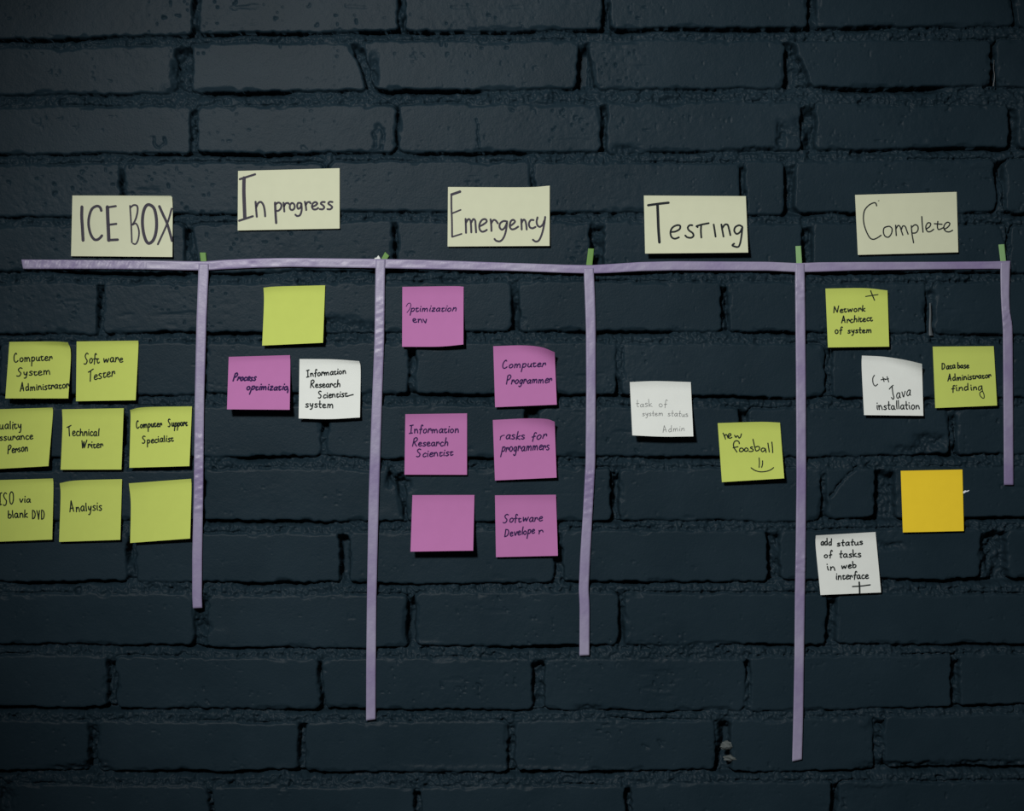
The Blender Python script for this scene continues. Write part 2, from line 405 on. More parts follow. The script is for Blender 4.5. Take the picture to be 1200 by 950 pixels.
# single-stroke handwriting: x to the right, y up, x-height = 1 ; width then strokes
GL = {
 'a': (.8, [[(.62, .85), (.38, 1), (.1, .7), (.08, .25), (.3, .02), (.55, .35), (.65, .95)], [(.65, .95), (.64, .2), (.8, .02)]]),
 'b': (.75, [[(.1, 2.05), (.1, 1), (.12, .05)], [(.12, .6), (.35, .98), (.65, .7), (.6, .2), (.35, 0), (.12, .1)]]),
 'c': (.65, [[(.6, .85), (.35, 1), (.08, .6), (.15, .12), (.38, 0), (.65, .15)]]),
 'd': (.8, [[(.62, .8), (.35, .98), (.08, .6), (.15, .08), (.4, .05), (.63, .4)], [(.66, 2.05), (.65, .8), (.68, .02)]]),
 'e': (.7, [[(.1, .48), (.4, .56), (.6, .75), (.45, 1), (.2, .9), (.07, .5), (.15, .1), (.4, 0), (.7, .18)]]),
 'f': (.6, [[(.62, 1.75), (.5, 2.0), (.33, 1.85), (.28, 1), (.22, -.25)], [(.02, .85), (.55, .95)]]),
 'g': (.75, [[(.6, .85), (.35, 1), (.08, .65), (.18, .15), (.42, .15), (.6, .8)], [(.62, .95), (.58, 0), (.42, -.75), (.2, -.85), (.05, -.6)]]),
 'h': (.75, [[(.12, 2.05), (.1, 1), (.08, 0)], [(.1, .5), (.35, .95), (.58, .75), (.64, 0)]]),
 'i': (.35, [[(.18, 1), (.16, .3), (.24, 0)], [(.2, 1.45), (.22, 1.6)]]),
 'k': (.7, [[(.12, 2.05), (.1, 1), (.08, 0)], [(.6, 1), (.14, .45), (.68, .02)]]),
 'l': (.35, [[(.18, 2.05), (.15, 1), (.2, .02)]]),
 'm': (1.15, [[(.08, 1), (.1, .5), (.08, 0)], [(.1, .55), (.3, .95), (.48, .7), (.5, .05)], [(.5, .55), (.75, .98), (.95, .7), (1.02, 0)]]),
 'n': (.78, [[(.08, 1), (.1, .5), (.08, 0)], [(.1, .5), (.38, .98), (.6, .7), (.68, 0)]]),
 'o': (.75, [[(.38, 1), (.1, .75), (.1, .25), (.35, 0), (.62, .3), (.62, .75), (.38, 1)]]),
 'p': (.75, [[(.12, 1), (.1, .2), (.02, -1.1)], [(.12, .7), (.4, 1), (.66, .75), (.55, .2), (.3, .05), (.1, .25)]]),
 'q': (.75, [[(.6, .85), (.35, 1), (.08, .65), (.18, .15), (.42, .15), (.6, .8)], [(.62, .95), (.6, -1)]]),
 'r': (.62, [[(.08, 1), (.1, .5), (.06, 0)], [(.1, .5), (.3, .95), (.5, .9), (.58, .45)]]),
 's': (.65, [[(.58, .9), (.35, 1), (.12, .78), (.35, .52), (.56, .28), (.36, 0), (.05, .08)]]),
 't': (.6, [[(.2, 1.08), (.15, .45), (.22, .06), (.42, .04), (.6, .25)], [(.0, .88), (.5, .96)]]),
 'T7': (.6, [[(.28, 1.9), (.26, .9), (.26, .1), (.5, .02)], [(.02, 1.0), (.58, 1.05)]]),
 'u': (.8, [[(.08, 1), (.08, .3), (.28, .02), (.5, .2), (.62, .95)], [(.62, .95), (.62, .15), (.8, .02)]]),
 'v': (.7, [[(.05, 1), (.3, .02), (.45, .35), (.65, 1)]]),
 'w': (1.05, [[(.05, 1), (.22, .05), (.5, .85), (.7, .05), (.98, 1)]]),
 'y': (.75, [[(.08, 1), (.15, .4), (.38, .3), (.6, .95)], [(.62, 1), (.52, -.1), (.35, -.75), (.12, -.75)]]),
 'z': (.7, [[(.08, .95), (.6, .98), (.1, .05), (.66, .05)]]),
 'A': (1.1, [[(.1, 0), (.25, 1.0), (.4, 2.1)], [(.4, 2.1), (.65, 1.0), (.85, .05)], [(.15, .7), (.8, .8)]]),
 'C': (.95, [[(.72, 1.85), (.55, 2.1), (.2, 1.5), (.1, .6), (.28, .05), (.6, .1), (.85, .4)]]),
 'D': (1.1, [[(.15, 2.0), (.15, 1), (.15, 0)], [(.1, 2.0), (.6, 1.85), (.88, 1.1), (.65, .25), (.15, 0)]]),
 'I': (.8, [[(.42, 2.0), (.38, 1), (.35, .05)], [(.1, 1.95), (.75, 2.1)], [(.02, 0), (.65, .12)]]),
 'J': (.8, [[(.45, 1.9), (.5, .8), (.4, -.1), (.15, .1)], [(.05, 1.7), (.7, 2.1)]]),
 'N': (1.15, [[(.1, 0), (.12, 1), (.15, 2.0)], [(.15, 2.0), (.5, .9), (.8, .1)], [(.8, .1), (.88, 1.0), (1.0, 2.1)]]),
 'O': (1.0, [[(.5, 2.05), (.15, 1.6), (.15, .5), (.45, 0), (.8, .5), (.82, 1.6), (.5, 2.05)]]),
 'P': (.95, [[(.15, 1.9), (.15, 1), (.12, -.1)], [(.1, 1.8), (.5, 2.1), (.82, 1.7), (.6, 1.1), (.18, .85)]]),
 'Q': (1.1, [[(.5, 2.05), (.15, 1.6), (.15, .5), (.45, 0), (.8, .5), (.82, 1.6), (.5, 2.05)], [(.5, .5), (1.0, -.1)]]),
 'R': (1.0, [[(.15, 1.9), (.15, 1), (.1, 0)], [(.1, 1.8), (.5, 2.1), (.8, 1.7), (.55, 1.15), (.18, 1.0)], [(.3, 1.0), (.6, .4), (.9, 0)]]),
 'S': (.95, [[(.8, 1.9), (.5, 2.1), (.2, 1.7), (.35, 1.2), (.65, .75), (.55, .15), (.25, -.05), (.02, .1)]]),
 'V': (.95, [[(.1, 2.0), (.4, .9), (.5, .05)], [(.5, .05), (.65, 1), (.85, 2.0)]]),
 'T': (1.0, [[(.05, 1.75), (.5, 1.95), (.95, 2.2)], [(.48, 1.9), (.5, 1), (.52, -.1)]]),
 'W': (1.3, [[(.1, 2.0), (.35, .05)], [(.35, .05), (.55, 1.7)], [(.55, 1.7), (.72, .1)], [(.72, .1), (1.15, 2.1)]]),
 '+': (.8, [[(.05, .5), (.7, .6)], [(.38, 1.1), (.42, 0)]]),
}
def word(text, x0, y0, x1, y1, xh, slant=0.0, w=20, cap=1.0, asc=1.0, desc=1.0, tall_t=False, jit=0.08, seed=0):
    """strokes of one handwritten word, in crop pixels (y down)"""
    rr = random.Random(hash_str(text) + seed)
    keys = ['T7' if (ch == 't' and tall_t) else ch for ch in text]
    total = sum(GL[k][0] if k != ' ' else .6 for k in keys)
    sx = (x1 - x0) / total; xh *= 0.88; w *= 0.86
    ux, uy = 1.0, (y1 - y0) / (x1 - x0)
    out = []; cx = 0.0
    for k in keys:
        if k == ' ': cx += .6; continue
        gw, strokes = GL[k]
        dy = rr.uniform(-jit, jit); sc = 1 + rr.uniform(-jit, jit); lean = rr.uniform(-.07, .07)
        for st in strokes:
            pts = []
            for gx, gy in st:
                if gy > 1.15: gy = 1 + (gy - 1) * (cap if k.isupper() and k != 'T7' else asc)
                if gy < 0: gy *= desc
                gy = gy * sc + dy
                gq = gw * 0.5 + (gx - gw * 0.5) * 0.84 + lean * gy
                px = x0 + (cx + gq) * sx + slant * gy * xh
                py = y0 + (cx + gq) * sx * uy - gy * xh
                pts.append((px, py))
            out.append((pts, w))
        cx += gw
    return out
def hash_str(s):
    h = 7
    for ch in s: h = (h * 31 + ord(ch)) % 100003
    return h

# ================================================================== sticky notes
def poly_at(pts, t):
    """smooth curve through a few photo points, evaluated at an array of parameters"""
    P = np.array(pts, float); n = len(P) - 1; t = np.asarray(t, float)
    if n == 1:
        return P[0] * (1 - t)[..., None] + P[1] * t[..., None]
    seg = np.hypot(*(P[1:] - P[:-1]).T); acc = np.concatenate([[0], np.cumsum(seg)]) / seg.sum()
    i = np.clip(np.searchsorted(acc, t, side='right') - 1, 0, n - 1)
    u = ((t - acc[i]) / (acc[i + 1] - acc[i]))[..., None]
    E = np.concatenate([[P[0] * 2 - P[1]], P, [P[-1] * 2 - P[-2]]])
    p0, p1, p2, p3 = E[i], E[i + 1], E[i + 2], E[i + 3]
    return 0.5 * (2 * p1 + (p2 - p0) * u + (2 * p0 - 5 * p1 + 4 * p2 - p3) * u * u + (3 * p1 - p0 - 3 * p2 + p3) * u ** 3)

class Sheet:
    """a sheet of paper stuck to the wall along its top: edges given as photo points, curl in metres"""
    def __init__(s, TL, TR, BR, BL, top=(), right=(), bottom=(), left=(), lift=(6, 6), curl=1.7, ctl=0.0, ctr=0.0, base=1.2):
        s.t = [TL, *top, TR]; s.b = [BL, *bottom, BR]; s.l = [TL, *left, BL]; s.r = [TR, *right, BR]
        s.c = [np.array(p, float) for p in (TL, TR, BR, BL)]
        s.lift, s.curl, s.ctl, s.ctr, s.base = lift, curl, ctl, ctr, base
    def pix(s, u, v):
        TL, TR, BR, BL = s.c
        U, V = u[..., None], v[..., None]
        ruled = poly_at(s.t, u) * (1 - V) + poly_at(s.b, u) * V + poly_at(s.l, v) * (1 - U) + poly_at(s.r, v) * U
        return ruled - (TL * (1 - U) * (1 - V) + TR * U * (1 - V) + BR * U * V + BL * (1 - U) * V)
    def depth(s, u, v):
        lb = s.lift[0] * (1 - u) + s.lift[1] * u
        q = np.maximum(0.0, (v - 0.10) / 0.90)
        z = s.base + lb * (0.35 * q + 0.65 * q ** 2)
        z = z + s.curl * np.maximum(0.0, 1 - v / 0.16) ** 2
        for a, uu in ((s.ctl, u), (s.ctr, 1 - u)):
            if a:
                k = np.maximum(0.0, 1 - (0.55 * uu + v * 1.0) / 0.42)
                z = z + a * k * k
        return z * 0.001
    def points(s, u, v, off=0.0):
        u = np.atleast_1d(np.asarray(u, float)); v = np.atleast_1d(np.asarray(v, float))
        p = s.pix(u, v); lift = s.depth(u, v) + off
        k = S * (D - lift) / D
        return np.stack([(p[..., 0] - 600) * k, -lift, ZC + (475 - p[..., 1]) * k], -1)
    def point(s, u, v, off=0.0):
        return Vector(s.points(u, v, off)[0])
    def inverse(s, xy):
        u = np.full(len(xy), .5); v = np.full(len(xy), .5); e = 1e-3
        for _ in range(12):
            p = s.pix(u, v)
            du = (s.pix(u + e, v) - p) / e; dv = (s.pix(u, v + e) - p) / e
            det = du[:, 0] * dv[:, 1] - du[:, 1] * dv[:, 0]
            r = xy - p
            u = np.clip(u + (r[:, 0] * dv[:, 1] - r[:, 1] * dv[:, 0]) / det, -.2, 1.2)
            v = np.clip(v + (du[:, 0] * r[:, 1] - du[:, 1] * r[:, 0]) / det, -.2, 1.2)
        return u, v

def build_sheet(name, sh, m, parent=None, n=24):
    """thin sheet with a face, a back and a cut rim (rim vertices are its own, so the edge stays crisp)"""
    th = 0.00022
    jj, ii = np.mgrid[0:n + 1, 0:n + 1]
    u, v = (ii / n).ravel(), (jj / n).ravel()
    front = sh.points(u, v); back_ = sh.points(u, v, -th)
    N = (n + 1) ** 2
    g = lambda i, j: j * (n + 1) + i
    fs = []
    for j in range(n):
        for i in range(n):
            fs.append((g(i, j), g(i, j + 1), g(i + 1, j + 1), g(i + 1, j)))
            fs.append((N + g(i, j), N + g(i + 1, j), N + g(i + 1, j + 1), N + g(i, j + 1)))
    loop = [g(i, 0) for i in range(n)] + [g(n, j) for j in range(n)] + [g(i, n) for i in range(n, 0, -1)] + [g(0, j) for j in range(n, 0, -1)]
    L = len(loop)
    vs_ = np.concatenate([front, back_, front[loop], back_[loop]])
    for k in range(L):
        k2 = (k + 1) % L
        fs.append((2 * N + k, 2 * N + k2, 2 * N + L + k2, 2 * N + L + k))
    org = sh.point(0.5, 0.0)
    return mesh_obj(name, vs_, fs, m, parent=parent, origin=org)

def build_writing(sh, parent, strokes, crop, m, name='handwriting'):
    """ink lines that follow the curl of the paper"""
    ox, oy, sc = crop
    vs_, fs = [], []
    for pts, w in strokes:
        P = [np.array((ox + p[0] / sc, oy + p[1] / sc)) for p in catmull(pts)]
        Q = [P[0]]
        for p in P[1:]:
            if np.hypot(*(p - Q[-1])) > 0.05: Q.append(p)
        if len(Q) < 2: Q.append(Q[0] + np.array((0.3, 0.1)))
        hw = w / sc / 2
        # round the ends a little
        d0 = Q[0] - Q[1]; d0 /= np.hypot(*d0); d1 = Q[-1] - Q[-2]; d1 /= np.hypot(*d1)
        Q = [Q[0] + d0 * hw * .7] + Q + [Q[-1] + d1 * hw * .7]
        base = len(vs_); n = len(Q)
        side = []
        for i, p in enumerate(Q):
            a = Q[max(i - 1, 0)]; b = Q[min(i + 1, n - 1)]
            t = b - a; t = t / max(np.hypot(*t), 1e-9); nn = np.array((-t[1], t[0]))
            h = hw * (0.45 if i in (0, n - 1) else 1.0)
            side += [p - nn * h, p + nn * h]
        u, v = sh.inverse(np.array(side))
        vs_ += list(sh.points(np.clip(u, 0, 1), np.clip(v, 0, 1), 0.00016))
        for i in range(n - 1):
            k = base + 2 * i
            fs.append((k, k + 2, k + 3, k + 1))
    o = mesh_obj(name, vs_, fs, m, parent=parent, smooth=True, origin=parent.location)
    return o

K = 11.88
def empty(name, loc):
    o = bpy.data.objects.new(name, None); COL.objects.link(o)
    o.location = loc; o.empty_display_size = 0.02
    return o
def note(label, m, corners, lines=(), crop=None, ink=None, group=None, marks=(), **kw):
    sh = Sheet(*corners, **kw)
    if not lines:
        return tag(build_sheet('sticky_note', sh, m), label, 'sticky note', group)
    o = tag(empty('sticky_note', sh.point(0.5, 0.0)), label, 'sticky note', group)
    build_sheet('paper_sheet', sh, m, o)
    for ln in lines:
        build_writing(sh, o, ln, crop, ink or M_INK)
    for nm, ln in marks:
        build_writing(sh, o, ln, crop, ink or M_INK, nm)
    return o

GY, GP, GW, GH = ('yellow sticky notes under the tape line', 'pink sticky notes under the tape line',
                  'white sticky notes under the tape line', 'cream heading cards above the tape line')
# ---- ice box column
note('yellow sticky note reading Computer System Administrator, left of the Software Tester note', M_YELLOW,
     ((11, 400.5), (79.5, 401), (80, 466.7), (6.2, 466.7)), right=((83, 415),), left=((10, 415),), top=((60, 400),),
     lift=(13, 14), ctr=8, group=GY, crop=(0, 390, K),
     lines=[word('Computer', 185, 405, 730, 385, 66), word('System', 222, 600, 712, 580, 62, desc=.8), word('Administrator', 268, 812, 965, 765, 62, cap=1.3, asc=.7)])
note('yellow sticky note reading Software Tester, in the top row of the ice box cluster', M_YELLOW,
     ((89.8, 400), (162, 399), (159, 468.8), (89, 470)), right=((162, 410),), lift=(7, 8), group=GY, crop=(75, 390, K),
     lines=[word('Soft', 270, 430, 498, 415, 70, cap=1.3) + word('ware', 540, 410, 825, 405, 68), word('Tester', 318, 672, 712, 600, 78)])
note('yellow sticky note reading Quality Assurance Person, cut by the left frame edge', M_YELLOW,
     ((-11, 479.7), (61.5, 477.5), (56.8, 546), (-15, 550)), right=((61.8, 487),), lift=(8, 10), group=GY, crop=(0, 470, K),
     lines=[word('Quality', -112, 392, 312, 385, 72, asc=.8), word('Assurance', -100, 550, 465, 525, 58), word('Person', 98, 728, 392, 692, 64)])
note('yellow sticky note reading Technical Writer, centre of the ice box cluster', M_YELLOW,
     ((72.7, 479.5), (145, 478.2), (142.3, 550), (71, 550.2)), left=((73.2, 500),), lift=(5, 5), group=GY, crop=(60, 470, K),
     lines=[word('Technical', 215, 478, 672, 482, 70, asc=.6), word('Writer', 405, 655, 728, 645, 62)])
note('yellow sticky note reading Computer Support Specialist, beside the first vertical tape', M_YELLOW,
     ((152.3, 480.2), (225, 476), (222, 546), (151.5, 548)), top=((170, 477),), left=((153, 490),), lift=(7, 9), ctl=2.5, group=GY, crop=(140, 470, K),
     lines=[word('Computer', 230, 375, 592, 355, 56) + word('Support', 672, 352, 948, 345, 56), word('Specialist', 310, 588, 758, 558, 58, asc=.75)])
note('yellow sticky note mentioning a blank DVD, cut by the left frame edge', M_YELLOW,
     ((-10, 562.6), (62, 560.5), (61.2, 632), (-12, 635)), right=((62.6, 572),), lift=(5, 6), group=GY, crop=(0, 558, K),
     lines=[word('ISO', -30, 405, 205, 385, 92), word('via', 265, 362, 432, 362, 58), word('blank', 102, 580, 392, 575, 68, asc=.75) + word('DVD', 440, 595, 632, 602, 68)])
note('yellow sticky note reading Analysis, bottom row of the ice box cluster', M_YELLOW,
     ((70, 566), (143, 561.2), (141, 632.3), (69.2, 634.8)), top=((90, 562.8),), left=((71, 582),), lift=(5, 6), ctl=2.5, group=GY, crop=(60, 558, K),
     lines=[word('Analysis', 245, 500, 712, 468, 76, asc=.8, desc=.9, cap=1.2)])
note('blank yellow sticky note in a bottom row, beside the first vertical tape', M_YELLOW,
     ((151, 566.2), (224, 560.8), (222.8, 630.8), (152.5, 636)), left=((153.2, 590),), right=((224.4, 574),), lift=(6, 10), ctl=2, group=GY)
# ---- in progress column
note('blank yellow sticky note just below the In progress heading', M_YELLOW,
     ((308.8, 337), (381, 334.2), (378.5, 401.5), (307.2, 404.8)), left=((309.3, 355),), top=((325, 335.6),), lift=(8, 11), ctl=1.5, group=GY)
note('pink sticky note reading Process optimization, left of the white note in the second column', M_PINK,
     ((268, 418), (339.8, 416), (339.5, 480), (266, 479.5)), right=((340.2, 430),), lift=(20, 20), group=GP, crop=(255, 408, K), ink=M_VIOLET,
     lines=[word('Process', 205, 450, 530, 448, 56, .3, 25), word('optimizatio', 395, 580, 975, 580, 56, .25, 24, desc=1.1) + [([(968, 545), (980, 580), (972, 618)], 22)]])
note('white sticky note reading Information Research Scientist system, beside the pink Process note', M_WHITE,
     ((351, 420.5), (421, 423), (421.8, 489), (350, 490.2)), top=((390, 420.9),), right=((422.6, 434),), bottom=((386, 490.9),),
     lift=(9, 9), curl=1.6, ctr=3, group=GW, crop=(340, 414, K),
     lines=[word('Information', 222, 330, 782, 278, 52), word('Research', 272, 475, 702, 465, 54), word('Scientist', 385, 622, 800, 602, 52) + [([(800, 598), (820, 588), (880, 572)], 18)],
            word('system', 205, 745, 610, 760, 62, tall_t=True, desc=.7)])
# ---- emergency column
note('pink sticky note reading Optimization env, topmost in the third column', M_PINK,
     ((471.5, 336), (543.3, 335.8), (543, 403.5), (471.2, 406.2)), top=((530, 335.2),), bottom=((515, 406),), lift=(6, 13), curl=1.4, group=GP, crop=(460, 330, K), ink=M_VIOLET,
     lines=[[([(190, 345), (215, 305), (245, 300), (255, 330), (235, 385), (200, 430)], 11)] + word('ptimization', 245, 415, 890, 412, 54, .25, 19), word('env', 280, 568, 495, 572, 58, -.2, 20)])
note('pink sticky note reading Computer Programmer with a curled upper right corner', M_PINK,
     ((578, 405.5), (650, 412.5), (652.5, 474), (580.2, 477)), top=((612, 404.6), (634, 406.6)), lift=(6, 8), curl=1.5, ctr=15, group=GP, crop=(567, 400, K), ink=M_VIOLET,
     lines=[word('Computer', 245, 372, 860, 352, 60, .2, 20), word('Programmer', 300, 595, 945, 572, 66, .2, 20, desc=.75)])
note('pink sticky note reading Information Research Scientist, left of the tasks note', M_PINK,
     ((475, 485.2), (547.3, 484.2), (547.2, 556.2), (474, 556)), lift=(4, 4), ctl=1.5, group=GP, crop=(462, 480, K), ink=M_VIOLET,
     lines=[word('Information', 200, 328, 905, 315, 62, .1, 20), word('Research', 240, 505, 755, 500, 60, .1, 20), word('Scientist', 300, 655, 820, 638, 58, .1, 20)])
note('pink sticky note reading tasks for programmers, beside the third vertical tape', M_PINK,
     ((577.5, 492), (650, 494), (652.3, 559.5), (580, 562.8)), top=((615, 490.2), (640, 490.8)), lift=(5, 8), ctr=11, group=GP, crop=(567, 485, K), ink=M_VIOLET,
     lines=[[([(225, 360), (235, 325), (245, 305)], 14), ([(228, 320), (260, 300), (288, 295)], 14)] + word('asks', 295, 352, 575, 352, 66, .1, 20) + word('for', 655, 368, 875, 335, 66, .15, 20, asc=.8),
            word('programmers', 240, 525, 915, 495, 72, .12, 20)])
note('blank pink sticky note lifting off the wall, bottom left of the third column', M_PINK,
     ((483.3, 580), (556, 579.8), (554.5, 645), (481, 646.2)), lift=(18, 20), curl=0.8, group=GP)
note('pink sticky note reading Software Developer, bottom right of the third column', M_PINK,
     ((580, 580.2), (651.5, 579.5), (653.8, 651), (581.2, 652.7)), lift=(4, 6), ctr=2, group=GP, crop=(567, 575, K), ink=M_VIOLET,
     lines=[word('Software', 258, 442, 820, 418, 64, .1, 20), word('Develope', 275, 640, 712, 590, 62, .1, 20) + word('r', 755, 605, 835, 600, 62, .1, 20)])
# ---- testing column
note('white sticky note with faint pencil words about system status, under the Testing heading', M_WHITE,
     ((738, 447.5), (809.5, 447.5), (812.5, 511.2), (741, 510)), top=((768, 446.4),), bottom=((777, 511.5),), lift=(18, 17), curl=1.8, group=GW, crop=(727, 440, K), ink=M_PENCIL,
     lines=[word('task', 215, 435, 450, 432, 52, 0, 10, tall_t=True, asc=1.3) + word('of', 530, 435, 655, 435, 52, 0, 10, asc=1.4), word('system', 300, 558, 600, 558, 44, 0, 10, tall_t=True) + word('status', 655, 560, 950, 572, 44, 0, 10, tall_t=True, asc=1.2),
            word('Admin', 580, 790, 900, 765, 48, 0, 10)])
note('yellow sticky note reading new foosball with a drawn smile', M_YELLOW,
     ((841, 495.6), (914, 495), (919, 560.3), (846, 564.8)), top=((890, 494.2),), lift=(9, 13), group=GY, crop=(830, 490, K),
     lines=[[(p, 17) for p in ([(205, 205), (225, 245), (240, 290)], [(222, 250), (245, 225), (262, 240), (275, 275)],
              [(282, 255), (315, 235), (305, 212), (282, 225), (280, 260), (300, 278), (330, 265)],
              [(365, 235), (385, 265), (400, 245), (415, 250), (430, 275), (450, 255), (462, 215)])],
            [(p, 17) for p in ([(432, 355), (425, 325), (395, 312), (365, 325), (350, 370), (365, 420), (400, 470)], [(345, 410), (415, 395)],
              [(440, 425), (435, 455), (460, 465), (490, 445), (480, 420), (455, 415), (440, 425)],
              [(510, 425), (505, 450), (530, 460), (555, 440), (545, 420), (525, 412), (510, 425)],
              [(620, 400), (595, 400), (590, 415), (620, 430), (625, 450), (600, 462), (565, 460)],
              [(622, 290), (640, 370), (660, 450)], [(650, 405), (690, 390), (715, 410), (700, 445), (665, 455)],
              [(790, 420), (755, 415), (735, 440), (755, 465), (785, 445), (795, 425), (805, 475)],
              [(830, 345), (840, 410), (850, 470)], [(885, 330), (893, 400), (897, 480)])],
            ],
     marks=[('drawn_smile', [(p, 16) for p in ([(708, 550), (712, 620), (708, 685)], [(755, 590), (755, 640), (742, 685)],
              [(595, 688), (650, 725), (730, 745), (820, 735), (880, 710), (910, 685)])])])
# ---- complete column
note('yellow sticky note about a network architect with a plus in its corner', M_YELLOW,
     ((967.3, 338), (1040, 340.2), (1042, 406), (970.2, 407)), top=((1012, 337.5),), lift=(8, 7), curl=1.6, ctr=3, group=GY, crop=(955, 332, K),
     lines=[word('Network', 248, 412, 705, 385, 50), word('Architect', 358, 555, 808, 520, 52, asc=.8), word('of', 275, 700, 385, 690, 60, asc=.8) + word('system', 450, 690, 795, 685, 50, tall_t=True),
            ],
     marks=[('plus_sign', [([(705, 182), (790, 168), (880, 155)], 15), ([(775, 100), (800, 165), (830, 235)], 17)])])
note('white sticky note with a drooping upper right corner, left of the Database note', M_WHITE,
     ((1010, 416.5), (1080.5, 426.2), (1082, 487), (1012.5, 486.2)), top=((1035, 417.8), (1060, 421.5)), left=((1009.8, 432),), lift=(7, 7), curl=1.8, ctr=13, group=GW, crop=(1000, 410, K),
     lines=[[(p, 15) for p in ([(295, 350), (272, 390), (275, 460), (305, 500), (340, 475)], [(385, 415), (440, 400)], [(412, 378), (428, 440)], [(440, 412), (490, 398)], [(470, 370), (492, 445)])],
            [(p, 16) for p in ([(500, 545), (525, 515), (555, 490)], [(540, 510), (550, 600), (565, 660), (552, 685), (530, 660)])] + word('ava', 595, 675, 805, 635, 88, 0, 17),
            word('installation', 320, 828, 930, 822, 64, -.1, 19, tall_t=True, asc=1.0)])
note('yellow sticky note reading Database Administrator finding, beside the last vertical tape', M_YELLOW,
     ((1093, 406), (1164.5, 405.5), (1168.5, 475), (1096, 478)), lift=(5, 7), curl=1.4, group=GY, crop=(1082, 400, K),
     lines=[word('Data', 248, 392, 452, 372, 50) + word('base', 470, 375, 638, 368, 48), word('Administrator', 330, 552, 948, 505, 50, cap=1.3),
            word('find', 390, 698, 640, 676, 58, asc=.8) + word('in', 655, 680, 755, 668, 48)
            + [([(805, 618), (775, 630), (765, 665), (785, 680), (810, 650), (815, 615)], 15), ([(815, 615), (822, 680), (845, 740), (845, 785), (820, 785), (790, 750), (788, 715), (820, 690)], 14)]])
note('blank orange yellow sticky note in the rightmost column', M_ORANGE,
     ((1055.5, 551.5), (1127.8, 550), (1129.5, 622), (1058, 623.7)), lift=(3, 3), curl=0.4, group='single orange sticky note')
note('white sticky note reading add status of tasks in web interface', M_WHITE,
     ((956, 627.2), (1026, 623.2), (1032.5, 694), (961.5, 697)), left=((956, 642),), lift=(5, 5), ctl=2, group=GW, crop=(945, 620, K),
     lines=[word('add', 195, 222, 358, 220, 54, 0, 21, asc=.85) + word('status', 420, 235, 795, 210, 50, 0, 21, tall_t=True), word('of', 242, 398, 362, 388, 48, 0, 21, asc=1.5) + word('tasks', 450, 392, 772, 382, 54, 0, 21, tall_t=True),
            word('in', 285, 568, 412, 570, 56, -.1, 21) + word('web', 480, 555, 702, 530, 52, -.05, 21), word('interface', 405, 700, 872, 680, 58, -.05, 21, asc=.9),
            ],
     marks=[('plus_sign', [([(640, 797), (760, 790), (890, 773)], 19), ([(735, 735), (740, 800), (742, 897)], 24)])])

# ---- heading cards
KH = 1200 / 135.0
def head(label, corners, letters, crop, ink, **kw):
    sh = Sheet(*corners, **kw)
    o = tag(empty('heading_card', sh.point(0.5, 0.0)), label, 'heading card', GH)
    build_sheet('paper_sheet', sh, M_CREAM, o)
    for word_strokes in letters:
        build_writing(sh, o, [(p, w * 1.16) for p, w in word_strokes], (*crop, KH), ink, 'lettering')
    return o
head('cream card reading ICE BOX, leftmost above the tape', ((84.8, 229), (200.3, 229.3), (202, 301), (83.3, 300)),
     [[([(160, 195), (158, 300), (165, 420), (172, 550)], 28),
       ([(362, 240), (350, 205), (315, 190), (265, 220), (235, 300), (230, 390), (250, 480), (285, 535), (320, 540), (350, 520), (370, 495)], 24),
       ([(425, 195), (430, 330), (435, 430), (440, 550)], 32), ([(420, 205), (515, 190)], 20), ([(440, 385), (520, 375)], 20), ([(435, 545), (535, 540)], 24)],
      [([(660, 185), (668, 300), (675, 430), (680, 570)], 15), ([(665, 205), (700, 180), (735, 190), (740, 240), (725, 310), (700, 365), (680, 388)], 17),
       ([(690, 385), (720, 370), (745, 410), (755, 470), (745, 540), (720, 585), (690, 580)], 15),
       ([(855, 175), (820, 200), (797, 270), (790, 360), (800, 460), (825, 545), (855, 578), (895, 555), (925, 490), (938, 390), (930, 280), (905, 205), (855, 175)], 28),
       ([(965, 190), (1010, 290), (1050, 380), (1100, 555)], 24), ([(1095, 215), (1060, 340), (1010, 460), (950, 590)], 18)]],
     (78, 220), M_MARK, right=((202.2, 238),), lift=(3, 5), ctr=2.5, curl=0.4)
head('cream card reading In progress, second from the left', ((279, 200.2), (398, 197), (398, 267.7), (278.5, 270)),
     [[([(95, 178), (150, 160), (260, 125)], 20), ([(142, 160), (140, 300), (145, 450), (150, 580)], 32), ([(88, 610), (150, 590), (235, 562)], 20),
       ([(262, 410), (268, 490), (275, 570)], 19), ([(268, 470), (290, 425), (320, 415), (345, 450), (358, 510), (362, 565)], 19)],
      [([(465, 420), (470, 530), (477, 635)], 22), ([(468, 440), (500, 420), (530, 440), (525, 480), (500, 505), (475, 505)], 18)] +
      [(p, 18) for p in ([(552, 420), (558, 470), (562, 515)], [(558, 460), (575, 430), (600, 425), (610, 435)],
       [(640, 425), (620, 450), (622, 485), (645, 498), (668, 475), (665, 440), (640, 425)],
       [(735, 425), (705, 425), (695, 455), (705, 485), (730, 470), (740, 430)], [(740, 430), (742, 500), (725, 550), (695, 560), (675, 545)],
       [(775, 410), (785, 455), (790, 500)], [(783, 450), (800, 420), (825, 415), (835, 430)],
       [(850, 465), (885, 450), (905, 430), (885, 415), (858, 430), (850, 465), (865, 490), (895, 490), (915, 475)],
       [(985, 415), (955, 415), (942, 432), (965, 450), (978, 470), (960, 490), (928, 488)],
       [(1065, 415), (1035, 412), (1020, 432), (1045, 450), (1060, 468), (1040, 490), (1008, 488)])]],
     (270, 190), M_MARK, lift=(2, 2), curl=0.2)
